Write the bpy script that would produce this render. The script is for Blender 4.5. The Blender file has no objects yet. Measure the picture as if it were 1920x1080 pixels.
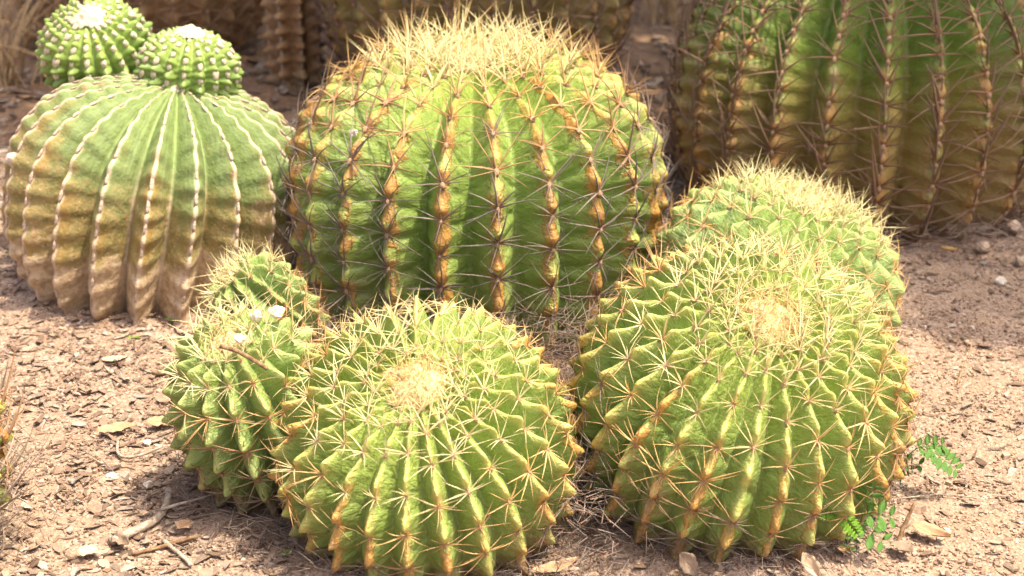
import bpy, math, random
import numpy as np
from mathutils import Vector, Matrix

R = math.radians
C = bpy.context.scene.collection
scene = bpy.context.scene
random.seed(11)
rng = np.random.default_rng(11)

# ------------------------------------------------------------------ camera
CAM = Vector((0.0, 0.0, 0.94))
cam_d = bpy.data.cameras.new('camera')
cam = bpy.data.objects.new('camera', cam_d)
C.objects.link(cam)
cam.location = CAM
cam.rotation_euler = (R(90 - 22), 0, 0)
cam_d.lens = 50
cam_d.sensor_width = 36
cam_d.clip_start = 0.05
cam_d.clip_end = 500
cam_d.dof.use_dof = True
cam_d.dof.focus_distance = 1.82
cam_d.dof.aperture_fstop = 5.6
scene.camera = cam

# ------------------------------------------------------------------ light
SUN = Vector((0.36, -0.09, 0.93)).normalized()      # direction towards the sun
elev = math.asin(SUN.z)
world = bpy.data.worlds.new('World')
scene.world = world
world.use_nodes = True
wn = world.node_tree.nodes
wl = world.node_tree.links
for n in list(wn):
    wn.remove(n)
sky = wn.new('ShaderNodeTexSky')
sky.sky_type = 'NISHITA'
sky.sun_disc = False
sky.sun_elevation = elev
sky.sun_rotation = math.atan2(SUN.x, SUN.y)
sky.air_density = 0.7
sky.dust_density = 9.0
sky.ozone_density = 0.0
bg = wn.new('ShaderNodeBackground')
bg.inputs[1].default_value = 0.15
wo = wn.new('ShaderNodeOutputWorld')
wl.new(sky.outputs[0], bg.inputs[0])
wl.new(bg.outputs[0], wo.inputs[0])
sun_d = bpy.data.lights.new('sun', 'SUN')
sun_d.energy = 3.2
sun_d.angle = R(0.53)
sun_d.color = (1.0, 0.88, 0.66)
sun = bpy.data.objects.new('sun', sun_d)
C.objects.link(sun)
sun.rotation_euler = SUN.to_track_quat('Z', 'Y').to_euler()
sun.location = (3, -1, 6)

vs = scene.view_settings
vs.view_transform = 'Standard'
vs.look = 'None'
vs.gamma = 1
vs.use_curve_mapping = False
vs.exposure = 1.2
scene.render.engine = 'CYCLES'

# ------------------------------------------------------------------ numpy noise
def _hash(ix, iy, iz):
    n = (ix * 374761393 + iy * 668265263 + iz * 2147483647 + 144665) & 0xFFFFFFFF
    n = ((n ^ (n >> 13)) * 1274126177) & 0xFFFFFFFF
    n = (n ^ (n >> 16)) & 0xFFFFFFFF
    n = (n * 2246822519) & 0xFFFFFFFF
    n = n ^ (n >> 15)
    return (n & 0xFFFFFF) / float(0xFFFFFF)

def vnoise(x, y, z=0.0):
    x, y, z = np.broadcast_arrays(np.asarray(x, float), np.asarray(y, float), np.asarray(z, float))
    ix = np.floor(x).astype(np.int64); iy = np.floor(y).astype(np.int64); iz = np.floor(z).astype(np.int64)
    fx = x - ix; fy = y - iy; fz = z - iz
    fx = fx * fx * (3 - 2 * fx); fy = fy * fy * (3 - 2 * fy); fz = fz * fz * (3 - 2 * fz)
    r = 0
    for dx in (0, 1):
        for dy in (0, 1):
            for dz in (0, 1):
                w = (fx if dx else 1 - fx) * (fy if dy else 1 - fy) * (fz if dz else 1 - fz)
                r = r + w * _hash(ix + dx, iy + dy, iz + dz)
    return r * 2 - 1

def fbm(x, y, z=0.0, o=3):
    r = 0; a = 1.0; t = 0
    for i in range(o):
        r = r + a * vnoise(x * 2 ** i + 17 * i, y * 2 ** i, z * 2 ** i); t += a; a *= 0.5
    return r / t

def sstep(a, b, x):
    t = np.clip((np.asarray(x, float) - a) / (b - a), 0, 1)
    return t * t * (3 - 2 * t)

# ------------------------------------------------------------------ object helpers
def mesh_np(name, verts, faces, mat=None, smooth=True, attrs=None):
    """faces: (n,k) int array with k = 3 or 4, or a list of such arrays"""
    if not isinstance(faces, (list, tuple)):
        faces = [faces]
    me = bpy.data.meshes.new(name)
    verts = np.asarray(verts, np.float32)
    me.vertices.add(len(verts))
    me.vertices.foreach_set('co', verts.ravel())
    loops = np.concatenate([np.asarray(f, np.int32).ravel() for f in faces])
    tot = np.concatenate([np.full(len(f), np.asarray(f).shape[1], np.int32) for f in faces])
    start = np.concatenate([[0], np.cumsum(tot)[:-1]]).astype(np.int32)
    me.loops.add(len(loops))
    me.loops.foreach_set('vertex_index', loops)
    me.polygons.add(len(tot))
    me.polygons.foreach_set('loop_start', start)
    me.polygons.foreach_set('loop_total', tot)
    me.polygons.foreach_set('use_smooth', np.full(len(tot), smooth))
    me.update(calc_edges=True)
    for k, v in (attrs or {}).items():
        a = me.attributes.new(k, 'FLOAT', 'POINT')
        a.data.foreach_set('value', np.asarray(v, np.float32))
    if mat:
        me.materials.append(mat)
    return me

def link(name, me, parent=None):
    o = bpy.data.objects.new(name, me)
    C.objects.link(o)
    if parent:
        o.parent = parent
    return o

def tag(o, label=None, cat=None, group=None, kind=None):
    if label: o['label'] = label
    if cat: o['category'] = cat
    if group: o['group'] = group
    if kind: o['kind'] = kind
    return o

def empty(name, loc):
    o = bpy.data.objects.new(name, None)
    o.empty_display_size = 0.05
    C.objects.link(o)
    o.location = loc
    return o

# ------------------------------------------------------------------ node helpers
class NT:
    def __init__(self, name):
        self.m = bpy.data.materials.new(name)
        self.m.use_nodes = True
        self.t = self.m.node_tree
        for n in list(self.t.nodes):
            self.t.nodes.remove(n)
        self.out = self.t.nodes.new('ShaderNodeOutputMaterial')
    def n(self, typ, **kw):
        nd = self.t.nodes.new('ShaderNode' + typ)
        for k, v in kw.items():
            setattr(nd, k, v)
        return nd
    def put(self, sock, v):
        if isinstance(v, bpy.types.NodeSocket):
            self.t.links.new(v, sock)
        elif isinstance(v, (tuple, list)) and len(v) == 3 and sock.type == 'RGBA':
            sock.default_value = (*v, 1)
        else:
            sock.default_value = v
    def attr(self, name):
        return self.n('Attribute', attribute_name=name).outputs['Fac']
    def math(self, op, a, b=0.0, clamp=False):
        nd = self.n('Math', operation=op, use_clamp=clamp)
        self.put(nd.inputs[0], a); self.put(nd.inputs[1], b)
        return nd.outputs[0]
    def mul(self, *a):
        r = a[0]
        for b in a[1:]:
            r = self.math('MULTIPLY', r, b)
        return r
    def step(self, a, b, x, lo=0.0, hi=1.0):
        nd = self.n('MapRange', interpolation_type='SMOOTHSTEP')
        self.put(nd.inputs[0], x); nd.inputs[1].default_value = a; nd.inputs[2].default_value = b
        nd.inputs[3].default_value = lo; nd.inputs[4].default_value = hi
        return nd.outputs[0]
    def mix(self, f, a, b, blend='MIX'):
        nd = self.n('Mix', data_type='RGBA', blend_type=blend)
        self.put(nd.inputs[0], f); self.put(nd.inputs[6], a); self.put(nd.inputs[7], b)
        return nd.outputs[2]
    def coord(self, which='Object'):
        return self.n('TexCoord').outputs[which]
    def xyz(self, x, y, z):
        nd = self.n('CombineXYZ')
        self.put(nd.inputs[0], x); self.put(nd.inputs[1], y); self.put(nd.inputs[2], z)
        return nd.outputs[0]
    def noise(self, scale, detail=3.0, rough=0.55, vec=None, out=0):
        nd = self.n('TexNoise')
        nd.inputs['Scale'].default_value = scale
        nd.inputs['Detail'].default_value = detail
        nd.inputs['Roughness'].default_value = rough
        self.put(nd.inputs['Vector'], vec if vec is not None else self.coord())
        return nd.outputs[out]
    def voro(self, scale, vec=None, out='Distance', feature='F1'):
        nd = self.n('TexVoronoi', feature=feature)
        nd.inputs['Scale'].default_value = scale
        self.put(nd.inputs['Vector'], vec if vec is not None else self.coord())
        return nd.outputs[out]
    def ramp(self, f, stops, interp='LINEAR'):
        nd = self.n('ValToRGB')
        cr = nd.color_ramp
        cr.interpolation = interp
        while len(cr.elements) < len(stops):
            cr.elements.new(0.5)
        for e, (p, c) in zip(cr.elements, stops):
            e.position = p; e.color = (*c, 1)
        self.put(nd.inputs[0], f)
        return nd.outputs[0]
    def bump(self, h, strength, dist, prev=None):
        nd = self.n('Bump')
        nd.inputs['Strength'].default_value = strength
        nd.inputs['Distance'].default_value = dist
        self.put(nd.inputs['Height'], h)
        if prev is not None:
            self.put(nd.inputs['Normal'], prev)
        return nd.outputs[0]
    def finish(self, col, rough=0.6, normal=None, spec=0.4, sss=0.0, sss_r=(0.01, 0.006, 0.002), trans=0.0):
        p = self.n('BsdfPrincipled')
        self.put(p.inputs['Base Color'], col)
        self.put(p.inputs['Roughness'], rough)
        p.inputs['Specular IOR Level'].default_value = spec
        if sss:
            p.inputs['Subsurface Weight'].default_value = sss
            p.inputs['Subsurface Radius'].default_value = sss_r
            p.inputs['Subsurface Scale'].default_value = 1.0
        if normal is not None:
            self.put(p.inputs['Normal'], normal)
        sh = p.outputs[0]
        if trans:
            tr = self.n('BsdfTranslucent')
            self.put(tr.inputs[0], col)
            mx = self.n('MixShader'); mx.inputs[0].default_value = trans
            self.t.links.new(sh, mx.inputs[1]); self.t.links.new(tr.outputs[0], mx.inputs[2])
            sh = mx.outputs[0]
        self.t.links.new(sh, self.out.inputs[0])
        return self.m

# ------------------------------------------------------------------ materials
def mat_barrel(name, young, mid, old, crest_y, crest_o, tan, scar=0.5, tan_age=(0.35, 0.6), yr=(0.10, 0.42), chin_lo=0.35):
    t = NT(name)
    c = t.attr('crest'); a = t.attr('age'); f = t.attr('tub'); rr = t.attr('rib'); hg = t.attr('height')
    n1 = t.noise(22, 4, 0.6)
    n2 = t.noise(75, 4, 0.6)
    ag = t.math('ADD', a, t.mul(t.math('SUBTRACT', n1, 0.5), 0.22))
    col = t.mix(t.step(yr[0], yr[1], ag), young, mid)
    col = t.mix(t.step(0.5, 0.95, ag), col, old)
    # fine mottling of the skin
    col = t.mix(t.step(0.35, 0.7, n2, 0.0, 0.45), col, t.mix(0.5, col, young))
    # pale ridge line
    cr = t.math('ADD', c, t.mul(t.math('SUBTRACT', n2, 0.5), 0.25))
    ridge = t.step(0.34, 0.06, cr)
    swell = t.step(0.15, 0.8, f)
    col = t.mix(t.mul(ridge, t.step(0.9, 0.45, ag, 0.25, 0.9), t.math('ADD', t.mul(swell, 0.6), 0.4)), col, crest_y)
    # corky orange chins, older than the green skin
    n3 = t.noise(48, 5, 0.7)
    cw = t.math('ADD', c, t.mul(t.math('SUBTRACT', n3, 0.5), 0.75))
    cork = t.mul(t.step(0.30, 0.20, cw), t.step(0.0, 0.35, f, chin_lo, 1.0), t.step(tan_age[0], tan_age[1], t.math('ADD', ag, t.mul(t.math('SUBTRACT', rr, 0.5), 0.35))), t.step(0.43, 0.49, n1))
    col = t.mix(cork, col, t.mix(t.step(0.4, 0.62, n2), crest_o, tan))
    halo = t.mul(t.step(0.55, 0.2, cw), t.step(0.1, 0.6, f), t.step(tan_age[0], tan_age[1], ag), t.step(0.36, 0.5, n1))
    col = t.mix(t.mul(halo, 0.16), col, crest_o)
    # brown corky scarring that runs in along the creases
    lines = t.noise(1.0, 4, 0.6, t.xyz(t.mul(c, 2.2), t.mul(a, 55), t.mul(rr, 7.3)))
    sc = t.mul(t.step(0.52, 0.72, lines), t.step(0.45, 0.85, ag), t.step(0.42, 0.62, t.noise(13, 3, 0.5)), scar)
    col = t.mix(sc, col, tan)
    # pale scratches and specks
    v = t.voro(150)
    sp = t.mul(t.step(0.16, 0.08, v), t.step(0.55, 0.7, t.noise(30, 2, 0.5)))
    col = t.mix(t.mul(sp, 0.8), col, (0.55, 0.5, 0.32))
    streak = t.noise(1.0, 3, 0.6, t.xyz(t.mul(c, 9), t.mul(a, 120), t.mul(rr, 3.1)))
    col = t.mix(t.step(0.63, 0.73, streak, 0, 0.35), col, (0.42, 0.46, 0.22))
    scab = t.mul(t.step(0.62, 0.655, t.noise(10, 6, 0.72)), t.step(0.15, 0.5, ag))
    col = t.mix(t.mul(scab, 0.75), col, t.mix(t.step(0.4, 0.6, n3), (0.40, 0.29, 0.15), (0.24, 0.15, 0.07)))
    dust = t.mul(t.step(0.45, 0.68, t.noise(9, 5, 0.65)), t.step(0.2, 0.7, ag), 0.30)
    col = t.mix(dust, col, (0.36, 0.30, 0.17))
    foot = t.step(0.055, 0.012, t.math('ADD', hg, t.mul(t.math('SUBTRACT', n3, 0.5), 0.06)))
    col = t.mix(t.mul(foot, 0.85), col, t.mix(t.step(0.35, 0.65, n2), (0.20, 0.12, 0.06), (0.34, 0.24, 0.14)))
    h = t.math('ADD', t.math('ADD', t.mul(lines, 0.9), t.mul(n2, 0.35)), t.mul(cork, n3, 0.8))
    nrm = t.bump(h, 0.8, 0.008)
    nrm = t.bump(t.noise(420, 2, 0.5), 0.25, 0.0008, nrm)
    rough = t.step(0.3, 0.75, n2, 0.36, 0.6)
    return t.finish(col, rough, nrm, 0.45, 0.12)

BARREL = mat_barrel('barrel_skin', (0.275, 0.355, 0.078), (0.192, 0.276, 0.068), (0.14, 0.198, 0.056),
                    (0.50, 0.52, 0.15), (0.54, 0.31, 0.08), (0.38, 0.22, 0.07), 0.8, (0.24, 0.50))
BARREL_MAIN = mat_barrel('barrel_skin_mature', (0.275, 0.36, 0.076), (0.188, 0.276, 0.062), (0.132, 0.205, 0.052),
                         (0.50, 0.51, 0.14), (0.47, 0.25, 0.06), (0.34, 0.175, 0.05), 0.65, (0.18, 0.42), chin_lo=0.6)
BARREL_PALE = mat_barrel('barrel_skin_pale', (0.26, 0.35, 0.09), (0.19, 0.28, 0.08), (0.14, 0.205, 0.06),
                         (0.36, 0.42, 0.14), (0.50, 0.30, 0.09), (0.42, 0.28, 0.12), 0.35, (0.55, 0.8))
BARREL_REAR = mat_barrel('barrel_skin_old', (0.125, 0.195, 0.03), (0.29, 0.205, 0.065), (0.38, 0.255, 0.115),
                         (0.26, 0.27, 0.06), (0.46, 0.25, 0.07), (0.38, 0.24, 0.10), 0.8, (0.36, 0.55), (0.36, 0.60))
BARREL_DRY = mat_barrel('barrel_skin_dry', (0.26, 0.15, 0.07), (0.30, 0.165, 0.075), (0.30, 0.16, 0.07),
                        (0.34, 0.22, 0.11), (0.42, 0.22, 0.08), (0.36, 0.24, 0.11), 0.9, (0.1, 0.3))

def mat_spineless():
    t = NT('spineless_skin')
    c = t.attr('crest'); a = t.attr('age'); f = t.attr('tub'); rr = t.attr('rib'); hg = t.attr('height')
    n1 = t.noise(12, 4, 0.6); n2 = t.noise(90, 3, 0.6)
    n5 = t.noise(40, 5, 0.75)
    ag = t.math('ADD', t.math('ADD', a, t.mul(t.math('SUBTRACT', n1, 0.5), 0.20)), t.math('ADD', t.mul(t.math('SUBTRACT', n5, 0.5), 0.26), t.mul(t.math('SUBTRACT', rr, 0.5), 0.10)))
    col = t.mix(t.step(0.15, 0.5, ag), (0.19, 0.255, 0.085), (0.175, 0.23, 0.085))
    # milky bloom streaks running down the flanks
    st = t.noise(1.0, 3, 0.5, t.xyz(t.mul(c, 8), t.mul(a, 3), t.mul(rr, 5.7)))
    col = t.mix(t.step(0.42, 0.7, st, 0, 0.6), col, (0.28, 0.36, 0.17))
    col = t.mix(t.step(0.36, 0.56, ag, 0, 0.92), col, t.mix(t.step(0.42, 0.58, n5), (0.215, 0.175, 0.065), (0.31, 0.245, 0.11)))
    sp = t.mul(t.step(0.48, 0.62, n2), t.step(0.36, 0.6, ag))
    col = t.mix(t.mul(sp, 0.7), col, (0.40, 0.29, 0.12))
    v = t.voro(110)
    col = t.mix(t.mul(t.step(0.24, 0.12, v), t.step(0.4, 0.6, ag), 0.9), col, (0.56, 0.42, 0.19))
    scab = t.step(0.60, 0.64, t.noise(9, 6, 0.75))
    col = t.mix(t.mul(scab, 0.85), col, t.mix(t.step(0.4, 0.6, n2), (0.48, 0.36, 0.22), (0.30, 0.20, 0.10)))
    crb = t.mul(t.step(0.5, 0.15, c), t.step(0.25, 0.5, ag), t.step(0.4, 0.6, n1))
    col = t.mix(t.mul(crb, 0.7), col, (0.32, 0.2, 0.06))
    base = t.step(0.105, 0.085, t.math('ADD', hg, t.math('ADD', t.mul(t.math('SUBTRACT', n5, 0.5), 0.10), t.mul(t.math('SUBTRACT', n1, 0.5), 0.08))))
    col = t.mix(base, col, t.mix(t.step(0.35, 0.65, n2), (0.56, 0.44, 0.30), (0.38, 0.27, 0.165)))
    val = t.step(0.90, 0.975, c)
    col = t.mix(t.mul(val, t.step(0.3, 0.55, ag), 0.8), col, (0.58, 0.46, 0.33))
    felt = t.step(0.12, 0.05, t.math('ADD', c, t.mul(t.math('SUBTRACT', n2, 0.5), 0.12)))
    col = t.mix(t.mul(felt, 0.92), col, (0.56, 0.43, 0.31))
    nrm = t.bump(t.math('ADD', t.math('ADD', n2, t.mul(n1, 0.5)), t.math('ADD', t.mul(n5, 0.8), t.mul(base, n5, 2.0))), 0.55, 0.005)
    return t.finish(col, 0.6, nrm, 0.3, 0.1)
SPINELESS = mat_spineless()

def mat_pup():
    t = NT('pup_skin')
    n2 = t.noise(70, 3, 0.6)
    col = t.mix(t.step(0.2, 0.7, t.attr('age')), (0.24, 0.34, 0.07), (0.17, 0.26, 0.06))
    col = t.mix(t.step(0.35, 0.7, n2, 0, 0.5), col, (0.24, 0.33, 0.10))
    return t.finish(col, 0.42, t.bump(n2, 0.2, 0.002), 0.5, 0.12)
PUP = mat_pup()

def mat_spine():
    t = NT('spine')
    oc = t.n('ObjectInfo').outputs['Color']
    s = t.attr('along')
    ri = t.n('NewGeometry').outputs['Random Per Island']
    base = t.mix(0.35, oc, (0.42, 0.16, 0.05))
    col = t.mix(t.step(0.02, 0.30, s), base, oc)
    col = t.mix(t.step(0.0, 1.0, ri, 0.0, 0.35), col, t.mix(1.0, col, (0.62, 0.56, 0.5), 'MULTIPLY'))
    col = t.mix(t.step(0.7, 1.0, s, 0, 0.5), col, t.mix(1.0, col, (0.7, 0.5, 0.35), 'MULTIPLY'))
    ringed = t.noise(1.0, 2, 0.5, t.xyz(t.mul(s, 60), ri, 0.0))
    col = t.mix(t.step(0.5, 0.7, ringed, 0, 0.25), col, t.mix(1.0, col, (0.7, 0.6, 0.5), 'MULTIPLY'))
    return t.finish(col, 0.5, None, 0.35, 0, trans=0.18)
SPINE = mat_spine()

def mat_wool(name, a, b, scale=160):
    t = NT(name)
    n = t.noise(scale, 4, 0.65)
    col = t.mix(t.step(0.35, 0.68, n), a, b)
    return t.finish(col, 0.95, t.bump(n, 0.8, 0.004), 0.1)
WOOL = mat_wool('crown_wool', (0.40, 0.26, 0.10), (0.68, 0.54, 0.32), 230)
WOOL_W = mat_wool('white_wool', (0.50, 0.42, 0.30), (0.70, 0.62, 0.48))
FELT = mat_wool('areole_felt', (0.48, 0.35, 0.25), (0.66, 0.54, 0.44), 220)
AREOLE = mat_wool('areole_wool', (0.48, 0.28, 0.15), (0.68, 0.50, 0.34), 400)

# ------------------------------------------------------------------ ground shape
def gz(x, y):
    x = np.asarray(x, float); y = np.asarray(y, float)
    near = np.exp(-np.maximum(np.hypot(x, y - 2.5) - 4, 0) * 0.15)
    h = (0.030 * fbm(x * 0.9 + 5, y * 0.9, 0, 2) + 0.011 * fbm(x * 5, y * 5 + 9, 1, 3)) * near
    for (c, a, r, hu, hl) in CENTERS:
        q = np.hypot(x - c[0], y - c[1])
        h = h + 0.016 * np.exp(-((q - r * 0.80) / 0.045) ** 2) * (0.75 + 0.5 * vnoise(x * 14, y * 14, 2.2))
    return h

# ------------------------------------------------------------------ spines
def spine_tube(d, length, w, bend, sides=3, seg=5, org=(0, 0, 0)):
    """tapered curved spine: starts along d and bends by vector bend (per length^2)"""
    d = np.asarray(d, float); d /= np.linalg.norm(d)
    up = np.array([0, 0, 1.0]) if abs(d[2]) < 0.9 else np.array([1.0, 0, 0])
    e1 = np.cross(d, up); e1 /= np.linalg.norm(e1); e2 = np.cross(d, e1)
    V = []; A = []
    for i in range(seg):
        s = i / (seg - 1)
        p = np.asarray(org) + d * length * s + np.asarray(bend) * length * s * s
        r = w * (1 - 0.93 * s ** 1.35)
        for k in range(sides):
            an = 2 * math.pi * k / sides
            V.append(p + (e1 * math.cos(an) + e2 * math.sin(an)) * r); A.append(s)
    F = []
    for i in range(seg - 1):
        for k in range(sides):
            k2 = (k + 1) % sides
            F.append((i * sides + k, i * sides + k2, (i + 1) * sides + k2, (i + 1) * sides + k))
    return np.array(V), np.array(F), np.array(A)

def cat(parts):
    V = []; F = []; A = []; o = 0
    for v, f, a in parts:
        V.append(v); F.append(f + o); A.append(a); o += len(v)
    return np.concatenate(V), np.concatenate(F), np.concatenate(A)

def cluster_data(kind, rs, thin=1.0):
    """local frame: z out of the skin, y up the rib towards the crown, x sideways. Unit spine length."""
    parts = []
    if kind == 'mature':
        spec = [(-90, 0.50, 1.05, .026), (-55, .34, 1.0, .021), (-125, .34, 1.0, .021), (-8, .30, 1.0, .020),
                (188, .30, 1.0, .020), (22, .36, .8, .015), (158, .36, .8, .015), (62, .5, .5, .012),
                (118, .5, .5, .012), (90, .75, .62, .015), (-30, .26, .72, .014), (-150, .26, .72, .014)]
    elif kind == 'young':
        spec = [(-90, 1.0, 1.0, .022), (-50, .8, 1.0, .019), (-130, .8, .95, .019), (0, .7, 1.0, .018),
                (180, .7, 1.0, .018), (30, .9, .9, .015), (150, .9, .9, .015), (60, 1.1, .8, .013),
                (120, 1.1, .75, .013), (90, 1.3, .9, .017), (-20, .6, .7, .013), (200, .6, .7, .013)]
    elif kind == 'rear':
        spec = [(-90, .30, 1.3, .032), (-40, .32, .9, .024), (-140, .32, .9, .024), (2, .30, 1.1, .026),
                (178, .30, 1.1, .026), (-65, .3, .8, .020), (-115, .3, .8, .020), (70, .8, .5, .016)]
    else:   # 'tiny'
        spec = [(-90, .4, 1.0, .10), (-30, .3, .9, .09), (210, .3, .9, .09), (60, .5, .6, .08)]
    for (az, el, ln, w) in spec:
        if rs.random() < (0.30 if kind == 'young' else 0.16) and az != -90:
            continue
        az = R(az + rs.normal(0, 9)); el = el * (1 + rs.normal(0, 0.16))
        d = np.array([math.cos(az), math.sin(az), math.tan(min(el, 1.45))])
        d /= np.linalg.norm(d)
        side = np.array([-math.sin(az), math.cos(az), 0])
        bend = np.array([0, 0, -1]) * (0.20 + rs.normal(0, .12)) + side * rs.normal(0, .10) + np.array([0, 0.10, 0]) * (abs(math.cos(az)))
        L = ln * (1 + rs.normal(0, 0.17)) * (0.55 if rs.random() < .06 else 1)
        org = np.array([math.cos(az), math.sin(az), 0]) * 0.02
        parts.append(spine_tube(d, L, w * 1.28 * thin, bend, org=org))
    return cat(parts)

# areole wool pads (shared)
def blob(seg, ring, sx, sy, sz, nz=0.0, seed=0):
    V = []; F = []
    for i in range(ring + 1):
        ph = math.pi * i / ring
        for k in range(seg):
            th = 2 * math.pi * k / seg
            V.append((sx * math.sin(ph) * math.cos(th), sy * math.sin(ph) * math.sin(th), sz * math.cos(ph)))
    V = np.array(V)
    if nz:
        V = V * (1 + nz * vnoise(V[:, 0] / sx * 1.7 + seed, V[:, 1] / sy * 1.7, V[:, 2] / sz * 1.7))[:, None]
    for i in range(ring):
        for k in range(seg):
            k2 = (k + 1) % seg
            F.append((i * seg + k, (i + 1) * seg + k, (i + 1) * seg + k2, i * seg + k2))
    return V, np.array(F)
CL = {}
for kind, n in (('mature', 12), ('young', 10), ('rear', 8), ('tiny', 4)):
    CL[kind] = []
    for i in range(n):
        d = cluster_data(kind, np.random.default_rng(100 + i), 0.85 if kind == 'young' else (0.75 if i % 2 else 1.0))
        bv, bf = blob(7, 4, .060, .095, .055, .35, i)
        me = mesh_np('spine_cluster', np.concatenate([d[0], bv + np.array([0, .03, 0])]), np.concatenate([d[1], bf + len(d[0])]), SPINE, True,
                     {'along': np.concatenate([d[2], np.zeros(len(bv))])})
        me.materials.append(AREOLE)
        me.polygons.foreach_set('material_index', np.concatenate([np.zeros(len(d[1]), np.int32), np.ones(len(bf), np.int32)]))
        CL[kind].append((d, me))

PADS = []
for i in range(3):
    v, f = blob(7, 4, 0.0036, 0.0125, 0.0020, 0.4, i * 3)
    PADS.append(mesh_np('areole_pad', v, f, FELT))
PADW = []
for i in range(3):
    v, f = blob(7, 4, 0.0062, 0.0105, 0.0055, 0.25, i * 3 + 20)
    PADW.append(mesh_np('areole_pad', v, f, WOOL_W))

CENTERS = []    # (centre, R, H) of every plant, to drop spines that would sit inside a neighbour

def spine_color(age, old_at, rs, grey):
    y = np.array((0.94, 0.86, 0.50)); o = np.array((0.84, 0.56, 0.25)); b = np.array((0.50, 0.30, 0.17)); g = np.array(grey)
    a = age + rs.normal(0, 0.05)
    a1, a2, a3 = old_at
    c = y + (o - y) * float(sstep(a1 * 0.6, a1 + 0.04, a))
    c = c + (b - c) * float(sstep(a1 + .04, a2, a))
    c = c + (g - c) * float(sstep(a2, a3, a))
    return c * (1 + rs.normal(0, 0.08))

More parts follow.
